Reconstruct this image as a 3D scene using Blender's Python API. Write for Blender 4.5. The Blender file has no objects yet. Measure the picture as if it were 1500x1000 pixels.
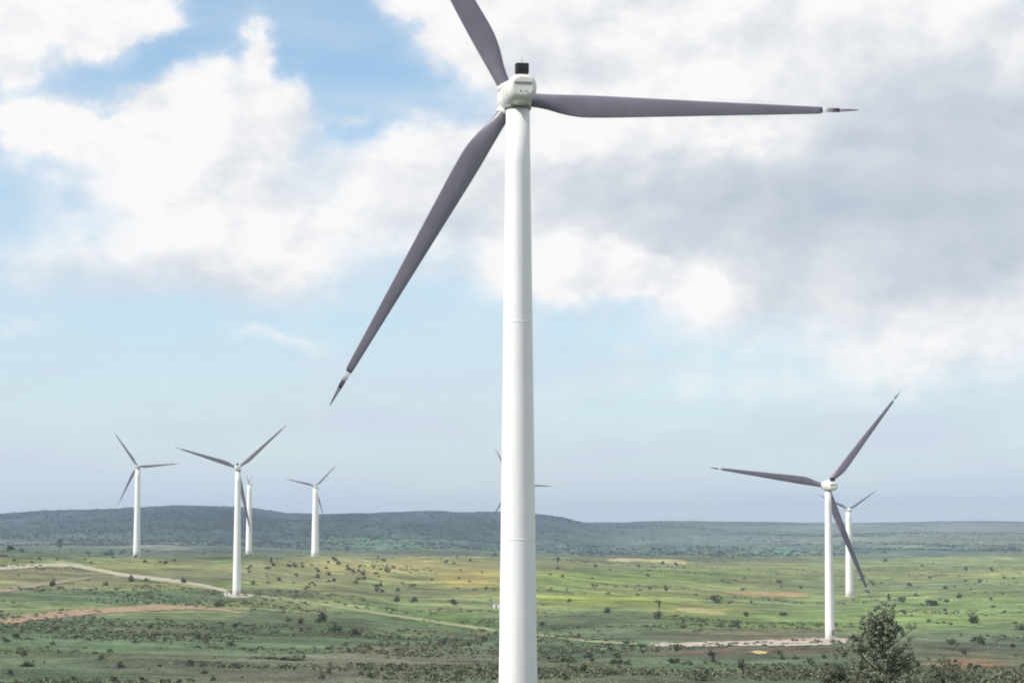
import bpy, math, random
import numpy as np
from mathutils import Vector

SC = bpy.context.scene
COL = SC.collection
R_ = math.radians

# ------------------------------------------------------------------ camera
F = 3000.0            # focal length in photo pixels (1500 wide)
HZ = 757.0            # eye level, photo row
EYE = 130.0           # eye height above the lowland datum, m
PITCH = math.atan((HZ - 500.0) / F)
cam_d = bpy.data.cameras.new('camera')
cam_d.sensor_width = 36.0
cam_d.lens = 36.0 * F / 1500.0
cam_d.clip_start = 0.5
cam_d.clip_end = 80000.0
cam = bpy.data.objects.new('camera', cam_d)
COL.objects.link(cam)
cam.location = (0, 0, EYE)
cam.rotation_euler = (math.pi / 2 + PITCH, 0, 0)
SC.camera = cam

SC.view_settings.view_transform = 'Standard'
SC.view_settings.look = 'None'
SC.view_settings.gamma = 1.0
SC.view_settings.exposure = 0.0
SC.view_settings.use_curve_mapping = False
SC.render.engine = 'CYCLES'
SC.cycles.use_denoising = True
SC.cycles.max_bounces = 6
SC.cycles.volume_bounces = 0
SC.cycles.filter_width = 2.0


def ray(px, py):
    """direction through a photo pixel, scaled so that y (ground distance ahead) = 1"""
    u = (px - 750.0) / F
    v = (500.0 - py) / F
    c, s = math.cos(PITCH), math.sin(PITCH)
    y = c - v * s
    z = s + v * c
    return u / y, z / y


def azel(px, py):
    u, w = ray(px, py)
    return math.atan2(u, 1.0), math.atan2(w, math.hypot(u, 1.0))


# ------------------------------------------------------------------ sun
SUN_EL = R_(40)
SUN_BACK = R_(24)      # how far behind the picture plane, sun stands to the left
sdir = Vector((-math.cos(SUN_EL) * math.cos(SUN_BACK), -math.cos(SUN_EL) * math.sin(SUN_BACK), math.sin(SUN_EL)))
sun_d = bpy.data.lights.new('sun', 'SUN')
sun_d.energy = 4.6
sun_d.angle = R_(0.5)
sun_d.color = (1.0, 0.95, 0.87)
sun = bpy.data.objects.new('sun', sun_d)
COL.objects.link(sun)
sun.rotation_euler = (-sdir).to_track_quat('-Z', 'Y').to_euler()
sun.location = (0, 0, 400)


# ------------------------------------------------------------------ node helper
class NT:
    def __init__(self, tree):
        self.t = tree

    def n(self, typ, **kw):
        nd = self.t.nodes.new(typ)
        for k, v in kw.items():
            setattr(nd, k, v)
        return nd

    def put(self, sock, val):
        if val is None:
            return
        if hasattr(val, 'is_output'):
            self.t.links.new(val, sock)
        else:
            sock.default_value = val

    def m(self, op, a, b=None, c=None, clamp=False):
        nd = self.n('ShaderNodeMath', operation=op, use_clamp=clamp)
        for i, v in enumerate((a, b, c)):
            self.put(nd.inputs[i], v)
        return nd.outputs[0]

    def v(self, op, a, b=None):
        nd = self.n('ShaderNodeVectorMath', operation=op)
        self.put(nd.inputs[0], a)
        if b is not None:
            if op == 'SCALE':
                self.put(nd.inputs['Scale'], b)
            else:
                self.put(nd.inputs[1], b)
        return nd.outputs['Value'] if op in ('DOT_PRODUCT', 'LENGTH', 'DISTANCE') else nd.outputs[0]

    def noise(self, vec, scale, detail=4, rough=0.55, dist=0.0):
        nd = self.n('ShaderNodeTexNoise')
        self.put(nd.inputs['Vector'], vec)
        nd.inputs['Scale'].default_value = scale
        nd.inputs['Detail'].default_value = detail
        nd.inputs['Roughness'].default_value = rough
        nd.inputs['Distortion'].default_value = dist
        return nd.outputs['Fac'], nd.outputs['Color']

    def rng(self, val, a, b, c=0.0, d=1.0, smooth=True):
        nd = self.n('ShaderNodeMapRange', interpolation_type='SMOOTHSTEP' if smooth else 'LINEAR')
        self.put(nd.inputs[0], val)
        for i, x in enumerate((a, b, c, d)):
            nd.inputs[1 + i].default_value = x
        return nd.outputs[0]

    def mix(self, fac, a, b, blend='MIX'):
        nd = self.n('ShaderNodeMix', data_type='RGBA', blend_type=blend)
        self.put(nd.inputs[0], fac)
        for s, x in ((nd.inputs[6], a), (nd.inputs[7], b)):
            if isinstance(x, (tuple, list)) and len(x) == 3:
                x = tuple(x) + (1.0,)
            self.put(s, x)
        return nd.outputs[2]


# ------------------------------------------------------------------ sky
world = bpy.data.worlds.new('World')
SC.world = world
world.use_nodes = True
wt = world.node_tree
wt.nodes.clear()
W = NT(wt)
SKY_STRENGTH = 0.15
sky = W.n('ShaderNodeTexSky', sky_type='NISHITA')
sky.sun_disc = False
sky.sun_elevation = SUN_EL
sky.sun_rotation = math.atan2(sdir.x, sdir.y)
sky.altitude = 300
sky.air_density = 1.0
sky.dust_density = 0.6
sky.ozone_density = 1.6
tc = W.n('ShaderNodeTexCoord')
DIR = tc.outputs['Generated']
sep = W.n('ShaderNodeSeparateXYZ')
W.put(sep.inputs[0], DIR)
az = W.m('ARCTAN2', sep.outputs[0], sep.outputs[1])
el = W.m('ARCSINE', sep.outputs[2])
comb = W.n('ShaderNodeCombineXYZ')
W.put(comb.inputs[0], az)
W.put(comb.inputs[1], el)
P0 = comb.outputs[0]
# billowing: the cloud outlines are pushed about by noise
NV = W.v('MULTIPLY', DIR, (1.0, 1.0, 1.35))
_, w1 = W.noise(NV, 11.0, 5, 0.6)
_, w2 = W.noise(NV, 42.0, 4, 0.6)
wv = W.v('SCALE', W.v('SUBTRACT', w1, (0.5, 0.5, 0.5)), 0.050)
wv2 = W.v('SCALE', W.v('SUBTRACT', w2, (0.5, 0.5, 0.5)), 0.022)
P = W.v('MULTIPLY', W.v('ADD', W.v('ADD', P0, wv), wv2), (1, 1, 0))


def blobs(lst, pos):
    acc = None
    for cx, cy, rx, ry, amp in lst:
        a, e = azel(cx, cy)
        d = W.v('MULTIPLY', W.v('SUBTRACT', pos, (a, e, 0)), (F / rx, F / ry, 0))
        g = W.m('EXPONENT', W.m('MULTIPLY', W.v('DOT_PRODUCT', d, d), -1.0))
        acc = W.m('MULTIPLY_ADD', g, amp, acc if acc is not None else 0.0)
    return acc


WHITE = [(60, 30, 110, 50, 1.2), (170, 15, 90, 40, 1.0), (5, 100, 70, 32, 0.8), (240, 35, 40, 20, 0.35),
         (310, 195, 130, 62, 1.25), (378, 95, 24, 48, 0.95), (300, 120, 50, 30, 0.5), (130, 200, 120, 45, 1.0), (20, 175, 60, 35, 0.8),
         (425, 165, 40, 40, 0.7), (250, 290, 190, 60, 0.6), (380, 365, 95, 42, 0.9), (130, 370, 150, 50, 0.35),
         (830, 30, 130, 80, 1.4), (700, 30, 60, 60, 1.0), (640, -15, 70, 30, 1.0), (740, 95, 30, 40, 0.5), (1000, 60, 190, 90, 1.1), (1300, 60, 300, 110, 1.2),
         (650, 245, 170, 40, 0.95), (515, 178, 36, 13, 0.4), (560, 325, 260, 60, 0.60),
         (1000, 220, 270, 110, 1.2), (1400, 280, 270, 170, 1.1), (1100, 330, 300, 60, 0.75),
         (850, 400, 110, 50, 1.5), (1000, 425, 110, 30, 1.0), (1330, 400, 300, 50, 0.35),
         (230, 420, 300, 55, 0.36), (1150, 480, 420, 70, 0.34), (700, 400, 200, 50, 0.25), (390, 492, 80, 13, 0.35), (25, 485, 50, 18, 0.35),
         (950, 575, 300, 24, 0.25), (1300, 520, 130, 50, 0.35)]
GREY = [(1430, 220, 210, 130, 1.7), (1130, 295, 280, 60, 1.25), (850, 90, 75, 38, 0.6), (1120, 70, 50, 50, 0.4),
        (620, 265, 150, 28, 0.40), (410, 285, 70, 22, 0.45), (860, 280, 100, 45, 0.9), (660, 335, 150, 26, 0.6), (480, 240, 80, 26, 0.35),
        (1280, 400, 260, 70, 0.8), (860, 405, 110, 45, -0.9), (1000, 425, 100, 30, -0.6), (980, 205, 190, 30, -0.5), (1000, 345, 150, 26, 0.6), (200, 430, 320, 50, 0.6), (1330, 310, 260, 90, 0.6), (150, 300, 130, 40, 0.15)]
cov = blobs(WHITE, P)
gry = blobs(GREY, P)
f1, _ = W.noise(NV, 16.0, 7, 0.58)
f2, _ = W.noise(W.v('ADD', NV, (-0.012, -0.002, 0.012)), 16.0, 7, 0.58)
big, _ = W.noise(NV, 4.5, 5, 0.55)
# away from the view the same broken cumulus goes on
a0, e0 = azel(750, 380)
dv = W.v('MULTIPLY', W.v('SUBTRACT', P0, (a0, e0, 0)), (1 / 0.36, 1 / 0.20, 0))
infr = W.rng(W.v('LENGTH', dv), 0.85, 1.35, 1.0, 0.0)
gen = W.rng(big, 0.34, 0.66, 0.0, 1.3)
cov = W.m('ADD', W.m('MULTIPLY', cov, infr), W.m('MULTIPLY', gen, W.m('SUBTRACT', 1.0, infr)))
gry = W.m('ADD', W.m('MULTIPLY', gry, infr), W.m('MULTIPLY', W.rng(big, 0.5, 0.75), W.m('SUBTRACT', 1.0, infr)))
dens = W.rng(W.m('MULTIPLY_ADD', W.m('SUBTRACT', f1, 0.5), 1.0, cov), 0.08, 0.86)
# light on the puffs
emb = W.m('MULTIPLY', W.m('SUBTRACT', f1, f2), 2.4)
f3, _ = W.noise(W.v('MULTIPLY', DIR, (1.0, 1.0, 3.6)), 5.0, 5, 0.48)
soft = W.m('SUBTRACT', 1.0, W.m('EXPONENT', W.m('MULTIPLY', W.m('MAXIMUM', gry, 0.0), -0.95)))
tex = W.m('MULTIPLY_ADD', W.m('SUBTRACT', f3, 0.5), W.m('MULTIPLY_ADD', soft, 1.0, 0.5), soft)
lit = W.m('MULTIPLY', emb, W.m('MULTIPLY_ADD', soft, 0.85, -1.0))
shade = W.rng(W.m('ADD', tex, lit), -0.02, 1.15, 0.0, 1.0, False)
K = 1.0 / SKY_STRENGTH
ccol = W.mix(shade, (0.98 * K, 0.97 * K, 0.97 * K), (0.44 * K, 0.525 * K, 0.63 * K))
skyc = W.mix(1.0, sky.outputs[0], (0.94, 1.10, 1.12), 'MULTIPLY')
# thin milky veil, thicker towards the horizon
st, _ = W.noise(W.v('MULTIPLY', DIR, (1.0, 1.0, 5.5)), 7.0, 6, 0.6)
veil = W.m('ADD', W.rng(el, 0.0, 0.26, 0.92, 0.20, False), W.m('MULTIPLY', W.m('SUBTRACT', st, 0.5), 1.1), clamp=True)
skyc = W.mix(veil, skyc, (0.645 * K, 0.735 * K, 0.83 * K))
final = W.mix(dens, skyc, ccol)
bg = W.n('ShaderNodeBackground')
bg.inputs['Strength'].default_value = SKY_STRENGTH
W.put(bg.inputs['Color'], final)
out = W.n('ShaderNodeOutputWorld')
wt.links.new(bg.outputs[0], out.inputs['Surface'])
world.cycles.sampling_method = 'MANUAL'
world.cycles.sample_map_resolution = 512


# ------------------------------------------------------------------ materials
def mat(name, base, rough=0.6, spec=0.5, var=0.12, vscale=1.0, bump=0.0, bscale=5.0, translucent=False):
    mt = bpy.data.materials.new(name)
    mt.use_nodes = True
    t = NT(mt.node_tree)
    b = mt.node_tree.nodes['Principled BSDF']
    b.inputs['Roughness'].default_value = rough
    b.inputs['Specular IOR Level'].default_value = spec
    c = t.n('ShaderNodeTexCoord').outputs['Object']
    nf, _ = t.noise(c, vscale, 5, 0.6)
    k = t.rng(nf, 0.25, 0.75, 1 - var, 1 + var, False)
    rgb = t.n('ShaderNodeRGB')
    rgb.outputs[0].default_value = (*base, 1)
    t.put(b.inputs['Base Color'], t.v('SCALE', rgb.outputs[0], k))
    if bump:
        bf, _ = t.noise(c, bscale, 4, 0.6)
        bn = t.n('ShaderNodeBump')
        bn.inputs['Strength'].default_value = bump
        t.put(bn.inputs['Height'], bf)
        t.put(b.inputs['Normal'], bn.outputs[0])
    return mt


def tower_material():
    mt = mat('tower_paint', (0.82, 0.82, 0.81), 0.45, 0.4, 0.03, 0.3)
    t = NT(mt.node_tree)
    b = mt.node_tree.nodes['Principled BSDF']
    src = b.inputs['Base Color'].links[0].from_socket
    c = t.n('ShaderNodeTexCoord').outputs['Object']
    # faint vertical rain streaks and grime
    st, _ = t.noise(t.v('MULTIPLY', c, (1.6, 1.6, 0.05)), 1.0, 6, 0.65)
    g = t.rng(st, 0.48, 0.78, 0.0, 0.30)
    t.put(b.inputs['Base Color'], t.mix(g, src, (0.50, 0.48, 0.43)))
    return mt


M_TOWER = tower_material()
M_SHELL = mat('nacelle_paint', (0.74, 0.74, 0.70), 0.4, 0.5, 0.05, 0.6)
M_BLADE = mat('blade_grey', (0.185, 0.172, 0.218), 0.36, 0.5, 0.12, 0.3)  # one violet grey base colour over the whole blade
M_TIPW = mat('blade_tip_white', (0.62, 0.61, 0.62), 0.45, 0.4, 0.04)
M_TIPR = mat('blade_tip_dark_band', (0.10, 0.07, 0.10), 0.5, 0.4, 0.05)
M_BLACK = mat('black_housing', (0.012, 0.013, 0.014), 0.5, 0.4, 0.1)
M_METAL = mat('grey_metal', (0.22, 0.22, 0.21), 0.5, 0.5, 0.08)
M_CONC = mat('concrete', (0.42, 0.40, 0.36), 0.9, 0.2, 0.15, 0.4)
M_BARK = mat('bark', (0.11, 0.085, 0.06), 0.95, 0.1, 0.3, 2.0, 0.5, 8)


def leaf_mat(name, base, var=0.45):
    mt = bpy.data.materials.new(name)
    mt.use_nodes = True
    t = NT(mt.node_tree)
    b = mt.node_tree.nodes['Principled BSDF']
    b.inputs['Roughness'].default_value = 0.75
    b.inputs['Specular IOR Level'].default_value = 0.2
    rnd = t.n('ShaderNodeNewGeometry').outputs['Random Per Island']
    obr = t.n('ShaderNodeObjectInfo').outputs['Random']
    k = t.m('MULTIPLY', t.rng(rnd, 0, 1, 1 - var, 1 + var, False), t.rng(obr, 0, 1, 0.65, 1.45, False))
    rgb = t.n('ShaderNodeRGB')
    rgb.outputs[0].default_value = (*base, 1)
    t.put(b.inputs['Base Color'], t.v('SCALE', rgb.outputs[0], k))
    return mt


M_LEAF = leaf_mat('bush_leaves', (0.064, 0.084, 0.044))
M_LEAF2 = leaf_mat('dry_bush_leaves', (0.080, 0.080, 0.055))
M_TREE = leaf_mat('tree_leaves', (0.125, 0.145, 0.10))
M_SCRUB = leaf_mat('scrub_leaves', (0.165, 0.180, 0.108))
M_WOOD = leaf_mat('wood_leaves', (0.045, 0.062, 0.050))

# ------------------------------------------------------------------ numpy noise
_rs = np.random.RandomState(7)
_perm = _rs.rand(256, 256)


def vnoise(x, y):
    xi = np.floor(x).astype(int)
    yi = np.floor(y).astype(int)
    fx = x - xi
    fy = y - yi
    fx = fx * fx * (3 - 2 * fx)
    fy = fy * fy * (3 - 2 * fy)
    g = lambda i, j: _perm[i % 256, j % 256]
    a = g(xi, yi) * (1 - fx) + g(xi + 1, yi) * fx
    b = g(xi, yi + 1) * (1 - fx) + g(xi + 1, yi + 1) * fx
    return a * (1 - fy) + b * fy - 0.5


def fbm(x, y, oct=4, gain=0.5):
    s = 0
    a = 1.0
    for i in range(oct):
        s = s + a * vnoise(x * 2 ** i + 17.3 * i, y * 2 ** i + 5.1 * i)
        a *= gain
    return s


# ------------------------------------------------------------------ terrain
HILL_X = [-400, 0, 60, 130, 200, 260, 320, 365, 420, 470, 540, 600, 650, 700, 740, 790, 830, 870, 930, 1000, 1060, 1120, 1200, 1260, 1320, 1400, 1500, 1900]
HILL_Y = [750, 752, 747, 745, 741, 738, 740, 742, 750, 753, 752, 748, 745, 747, 750, 752, 755, 761, 764, 762, 764, 762, 764, 763, 762, 765, 764, 764]
NEAR = [(1, HZ + 1.8 * F), (20, HZ + 3.4 / 20 * F), (50, HZ + 7.5 / 50 * F), (100, HZ + 13.5 / 100 * F), (233, 1111)]
L6 = 6500
COLS = {
    0: [(400, 1003), (600, 952), (800, 915), (1000, 885), (1300, 850), (1600, 825), (1850, 804), (2300, 816), (3500, 812), (5000, 792), (L6, 'h'), (8000, 764), (14000, 768)],
    200: [(400, 1003), (600, 955), (800, 918), (1000, 890), (1237, 862), (1500, 842), (1950, 816), (2300, 825), (3600, 815), (5000, 792), (L6, 'h'), (8000, 764), (14000, 768)],
    350: [(400, 1003), (600, 960), (800, 925), (1000, 897), (1237, 874), (1500, 848), (1800, 825), (2050, 811), (2500, 822), (3600, 815), (5000, 792), (L6, 'h'), (8000, 764), (14000, 768)],
    480: [(400, 1003), (600, 962), (800, 930), (1000, 905), (1237, 880), (1600, 850), (2000, 830), (2440, 813), (2900, 822), (3800, 815), (5000, 795), (L6, 'h'), (8000, 764), (14000, 768)],
    620: [(400, 1003), (600, 965), (800, 940), (1000, 915), (1400, 880), (1900, 850), (2600, 822), (3000, 813), (3600, 822), (5000, 798), (L6, 'h'), (8500, 764), (14000, 768)],
    760: [(400, 1003), (600, 965), (800, 938), (1000, 915), (1400, 884), (2000, 843), (2600, 826), (3200, 819), (4500, 812), (6000, 785), (7000, 'h'), (9000, 764), (14000, 768)],
    950: [(400, 1003), (550, 970), (750, 940), (1000, 912), (1500, 880), (2200, 850), (3200, 827), (4500, 814), (6000, 800), (8000, 776), (9500, 'h'), (14000, 768)],
    1200: [(400, 1003), (550, 970), (750, 934.5), (1000, 915), (1300, 900), (2100, 873), (3000, 842), (4500, 815), (6000, 803), (9000, 778), (12000, 'h'), (14000, 767)],
    1500: [(400, 1003), (550, 972), (750, 945), (1000, 918), (1300, 900), (2100, 866), (3000, 838), (4500, 815), (6000, 803), (9000, 780), (12000, 'h'), (14000, 767)],
}
KEYS = sorted(COLS)
RAD = np.concatenate([[3, 8], np.geomspace(15, 300, 40), np.geomspace(310, 4200, 330), np.geomspace(4250, 14000, 130), [14600, 15000]])


def profile(k):
    pts = NEAR + COLS[k]
    hy = np.interp(k, HILL_X, HILL_Y)
    D = np.array([p[0] for p in pts], float)
    Y = np.array([hy if p[1] == 'h' else p[1] for p in pts], float)
    z = -(Y - HZ) / F * D
    return np.interp(np.log(RAD), np.log(D), z)


PROF = np.array([profile(k) for k in KEYS])          # columns x radii
# smooth along radius to lose the kinks
kern = np.array([1, 2, 3, 4, 3, 2, 1], float)
kern /= kern.sum()
PS = PROF.copy()
for i in range(len(KEYS)):
    p = np.pad(PROF[i], 3, mode='edge')
    PS[i, 20:] = np.convolve(p, kern, 'valid')[20:]
PROF = PS


def az_to_x(a):
    return 750 + F * np.tan(np.clip(a, -1.2, 1.2)) / math.cos(PITCH)


def height(x, y):
    """ground height (world z) anywhere"""
    x = np.asarray(x, float)
    y = np.asarray(y, float)
    d = np.maximum(np.hypot(x, y), 1.0)
    a = np.arctan2(x, y)
    px = np.clip(az_to_x(a), 0, 1500)
    # far round the back both ends meet
    back = np.clip((np.abs(a) - 0.6) / 1.5, 0, 1)
    back = back * back * (3 - 2 * back)
    px = px * (1 - back) + 760 * back
    depth = d * np.where(np.cos(a) > 0.9, np.cos(a), 0.96)
    ri = np.interp(np.log(np.maximum(depth, 3)), np.log(RAD), np.arange(len(RAD)))
    r0 = np.clip(np.floor(ri).astype(int), 0, len(RAD) - 2)
    fr = ri - r0
    ci = np.interp(px, KEYS, np.arange(len(KEYS)))
    c0 = np.clip(np.floor(ci).astype(int), 0, len(KEYS) - 2)
    fc = ci - c0
    fc = fc * fc * (3 - 2 * fc)
    z = ((PROF[c0, r0] * (1 - fr) + PROF[c0, r0 + 1] * fr) * (1 - fc)
         + (PROF[c0 + 1, r0] * (1 - fr) + PROF[c0 + 1, r0 + 1] * fr) * fc)
    # ridge line of the far hills, finer than the columns
    far = np.clip((depth - 4600) / 1900, 0, 1)
    far = far * far * (3 - 2 * far)
    hy = np.interp(az_to_x(a), HILL_X, HILL_Y)
    hc = np.interp(KEYS, HILL_X, HILL_Y)
    hcol = hc[c0] * (1 - fc) + hc[c0 + 1] * fc
    z = z + (1 - back) * far * np.clip(hcol - hy, -14, 14) / F * depth * np.exp(-((depth - 6800) / 3000) ** 2)
    # swells and roughness
    z = z + fbm(x / 45, y / 45, 4) * np.clip(d / 500, 0.1, 2.2) * 0.8
    hills = np.exp(-((depth - 5900) / 1300) ** 2)
    z = z + hills * (1 - np.exp(-((depth - 6500) / 350) ** 2)) * fbm(x / 420, y / 420, 4) * 46
    z = z + (1 - back) * np.clip((depth - 7500) / 3500, 0, 1) * fbm(x / 1100, y / 1500, 4) * 34
    z = z + np.clip((depth - 2500) / 2500, 0, 1) * fbm(x / 600 + 9, y / 600, 3) * 7
    return z + EYE


A_IN = np.arange(-17.5, 17.5001, 0.07)
A_OUT = np.concatenate([np.arange(-180, -17.6, 3.0), [-17.6]])
AZ = np.radians(np.unique(np.concatenate([A_OUT, A_IN, -A_OUT])))
AZ = AZ[:-1]                                           # -180 and 180 are the same line
NA, NR = len(AZ), len(RAD)
AA, RR = np.meshgrid(AZ, RAD, indexing='ij')
GX, GY = np.sin(AA) * RR, np.cos(AA) * RR
GZ = height(GX, GY)


def gpt(px, py, lift=0.0):
    """where the ray through a photo pixel first meets the ground"""
    u, w = ray(px, py)
    Y = np.geomspace(60, 13500, 2600)
    g = height(u * Y, Y)
    hit = np.nonzero(EYE + w * Y < g)[0]
    i = hit[0] if len(hit) else len(Y) - 1
    if i > 0 and len(hit):
        a, b = Y[i - 1], Y[i]
        for _ in range(12):
            m_ = 0.5 * (a + b)
            if EYE + w * m_ < float(height(u * m_, m_)):
                b = m_
            else:
                a = m_
        yy = b
    else:
        yy = Y[i]
    return Vector((u * yy, yy, float(height(u * yy, yy)) + lift))


def link(name, me, material=None, parent=None):
    o = bpy.data.objects.new(name, me)
    COL.objects.link(o)
    if material is not None:
        me.materials.append(material)
    if parent is not None:
        o.parent = parent
    return o


def mesh(name, verts, faces, smooth=False):
    me = bpy.data.meshes.new(name)
    me.from_pydata([tuple(v) for v in verts], [], faces)
    if smooth:
        me.polygons.foreach_set('use_smooth', [True] * len(me.polygons))
    me.update()
    return me


def tag(o, label=None, cat=None, group=None, kind=None):
    for k, v in (('label', label), ('category', cat), ('group', group), ('kind', kind)):
        if v:
            o[k] = v
    return o


def empty(name, loc):
    o = bpy.data.objects.new(name, None)
    o.empty_display_size = 1
    o.location = loc
    COL.objects.link(o)
    return o


verts = np.stack([GX, GY, GZ], -1).reshape(-1, 3)
ii, jj = np.meshgrid(np.arange(NA), np.arange(NR - 1), indexing='ij')
i2 = (ii + 1) % NA
quads = np.stack([ii * NR + jj, ii * NR + jj + 1, i2 * NR + jj + 1, i2 * NR + jj], -1).reshape(-1, 4)
gm = bpy.data.meshes.new('ground')
gm.vertices.add(len(verts))
gm.vertices.foreach_set('co', verts.astype(np.float32).ravel())
gm.loops.add(quads.size)
gm.loops.foreach_set('vertex_index', quads.astype(np.int32).ravel())
gm.polygons.add(len(quads))
gm.polygons.foreach_set('loop_start', np.arange(0, quads.size, 4, dtype=np.int32))
gm.polygons.foreach_set('use_smooth', np.ones(len(quads), bool))
gm.update(calc_edges=True)
# cap under the camera
ground = link('ground', gm)
tag(ground, kind='structure', label='rolling green and ochre farmland with scrub running to blue hills')

# ground cover colours: crops, dry grass, bare earth and scrub heath; cloud shade painted in
PXX = az_to_x(AA)
PYY = HZ - (GZ - EYE) / (RR * np.cos(np.clip(AA, -1.2, 1.2))) * F
wx = PXX + 34 * fbm(GX / 160, GY / 160, 4)
wy = PYY + 7 * fbm(GX / 110 + 40, GY / 110, 4)


def lin(r, g, b, k=1.0):
    f = lambda c: ((c / 255 + 0.055) / 1.055) ** 2.4 if c > 10 else c / 255 / 12.92
    return np.array([f(r), f(g), f(b)]) * k


GCOL = 0.66           # picture value -> ground colour, sun and cloud shade kept in
STOPS = [(740, (66, 84, 92)), (785, (72, 92, 92)), (800, (88, 108, 96)), (812, (118, 130, 92)), (830, (152, 158, 98)), (860, (148, 158, 98)),  # foreground rows painted darker as cloud shade, middle rows lighter as sunlit land
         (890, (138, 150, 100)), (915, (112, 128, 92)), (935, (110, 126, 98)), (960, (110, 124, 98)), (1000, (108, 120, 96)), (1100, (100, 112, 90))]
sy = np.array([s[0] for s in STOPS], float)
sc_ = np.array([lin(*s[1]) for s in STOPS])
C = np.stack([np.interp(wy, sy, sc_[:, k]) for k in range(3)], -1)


def patch(cx, cy, rx, ry, rgb, amt=1.0, sharp=3.0, rot=0.0):
    global C
    dx, dy = wx - cx, wy - cy
    if rot:
        dy = dy - rot * dx
    q = (dx / rx) ** 2 + (dy / ry) ** 2
    w_ = amt / (1 + np.exp(np.clip(sharp * 2 * (np.sqrt(q) - 1), -30, 30)))
    w_ = w_ * (np.abs(AA) < 1.0)
    C = C * (1 - w_[..., None]) + lin(*rgb) * w_[..., None]


# left ridge
patch(60, 840, 190, 9, (150, 142, 112), 0.7, 3, 0.03)
patch(40, 858, 150, 8, (158, 148, 122), 0.6)
patch(160, 872, 230, 12, (92, 116, 84), 0.9)
patch(260, 850, 120, 8, (108, 122, 84), 0.6)
patch(120, 808, 240, 9, (98, 108, 82), 0.75)
patch(330, 815, 90, 6, (104, 114, 84), 0.7)
patch(330, 840, 120, 12, (128, 130, 96), 0.6)
patch(440, 838, 120, 16, (140, 142, 104), 0.5)
# left foreground
patch(150, 935, 320, 26, (98, 120, 86), 0.9)
patch(250, 918, 120, 8, (94, 122, 84), 0.6)
patch(250, 920, 80, 5, (124, 112, 90), 0.5)
patch(60, 985, 200, 20, (94, 116, 86), 0.7)
patch(300, 975, 150, 15, (110, 112, 96), 0.7)
patch(430, 985, 190, 14, (122, 118, 104), 0.8)
patch(420, 945, 120, 9, (90, 112, 80), 0.7)
patch(460, 905, 140, 14, (84, 92, 72), 0.6)
# centre
patch(600, 830, 150, 14, (184, 172, 108), 0.75)
patch(690, 845, 55, 10, (190, 168, 96), 0.8)
patch(560, 865, 160, 9, (118, 118, 92), 0.7)
patch(640, 905, 130, 10, (104, 138, 76), 0.8, 3, 0.10)
patch(640, 935, 140, 8, (88, 120, 74), 0.7)
patch(620, 965, 160, 16, (114, 112, 96), 0.8)
patch(560, 950, 50, 6, (128, 112, 84), 0.6)
# right plain
patch(930, 845, 190, 12, (134, 156, 78), 0.9)
patch(870, 878, 130, 10, (156, 172, 84), 0.95)
patch(1120, 855, 220, 12, (132, 142, 88), 0.7)
patch(1030, 893, 60, 8, (176, 170, 92), 0.85)
patch(1130, 905, 200, 12, (122, 146, 82), 0.8)
patch(840, 905, 120, 10, (104, 116, 88), 0.8)
patch(880, 942, 150, 8, (92, 122, 88), 0.7)
patch(830, 955, 90, 8, (70, 100, 82), 0.6)
patch(1060, 927, 130, 8, (112, 104, 84), 0.75)
patch(1110, 952, 150, 6, (122, 100, 88), 0.85)
patch(1380, 890, 220, 26, (136, 158, 98), 0.9)
patch(1330, 905, 90, 10, (142, 164, 94), 0.8)
patch(1380, 832, 240, 14, (152, 164, 104), 0.85)
patch(1400, 858, 240, 7, (104, 122, 88), 0.7)
patch(1420, 945, 140, 14, (104, 110, 94), 0.8)
patch(1420, 970, 60, 8, (150, 112, 90), 0.85)
patch(1100, 985, 260, 18, (100, 118, 92), 0.8)
patch(960, 985, 120, 18, (108, 116, 94), 0.7)
# far country
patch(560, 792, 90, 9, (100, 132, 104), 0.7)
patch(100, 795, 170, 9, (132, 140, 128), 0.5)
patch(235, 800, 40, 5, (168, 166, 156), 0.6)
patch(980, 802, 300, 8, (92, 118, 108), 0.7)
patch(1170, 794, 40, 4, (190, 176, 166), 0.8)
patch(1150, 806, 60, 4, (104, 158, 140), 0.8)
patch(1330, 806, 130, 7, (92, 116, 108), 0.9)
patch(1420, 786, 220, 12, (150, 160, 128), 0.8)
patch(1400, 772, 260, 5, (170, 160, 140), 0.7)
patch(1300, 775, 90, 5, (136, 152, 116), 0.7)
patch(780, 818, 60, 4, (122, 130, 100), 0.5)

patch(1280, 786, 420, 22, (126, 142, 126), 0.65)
# patchwork on the far side of the plain
fld = vnoise(GX / 260 + 3, GY / 420) + 0.6 * vnoise(GX / 120, GY / 300 + 8)
m1 = np.clip((RR - 1500) / 1500, 0, 1) * (np.abs(AA) < 1)
C = C * (1 + (0.55 * fld * m1)[..., None])
C = C * (1 + 0.55 * fbm(GX / 75, GY / 75, 4)[..., None])
lum = C.mean(-1, keepdims=True)
C = C * 0.93 + lum * 0.07 * np.array([1.04, 1.0, 0.94])
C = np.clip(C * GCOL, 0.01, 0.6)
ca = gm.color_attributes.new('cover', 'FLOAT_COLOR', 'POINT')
ca.data.foreach_set('color', np.concatenate([C, np.ones(C.shape[:2] + (1,))], -1).reshape(-1).astype(np.float32))


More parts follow.
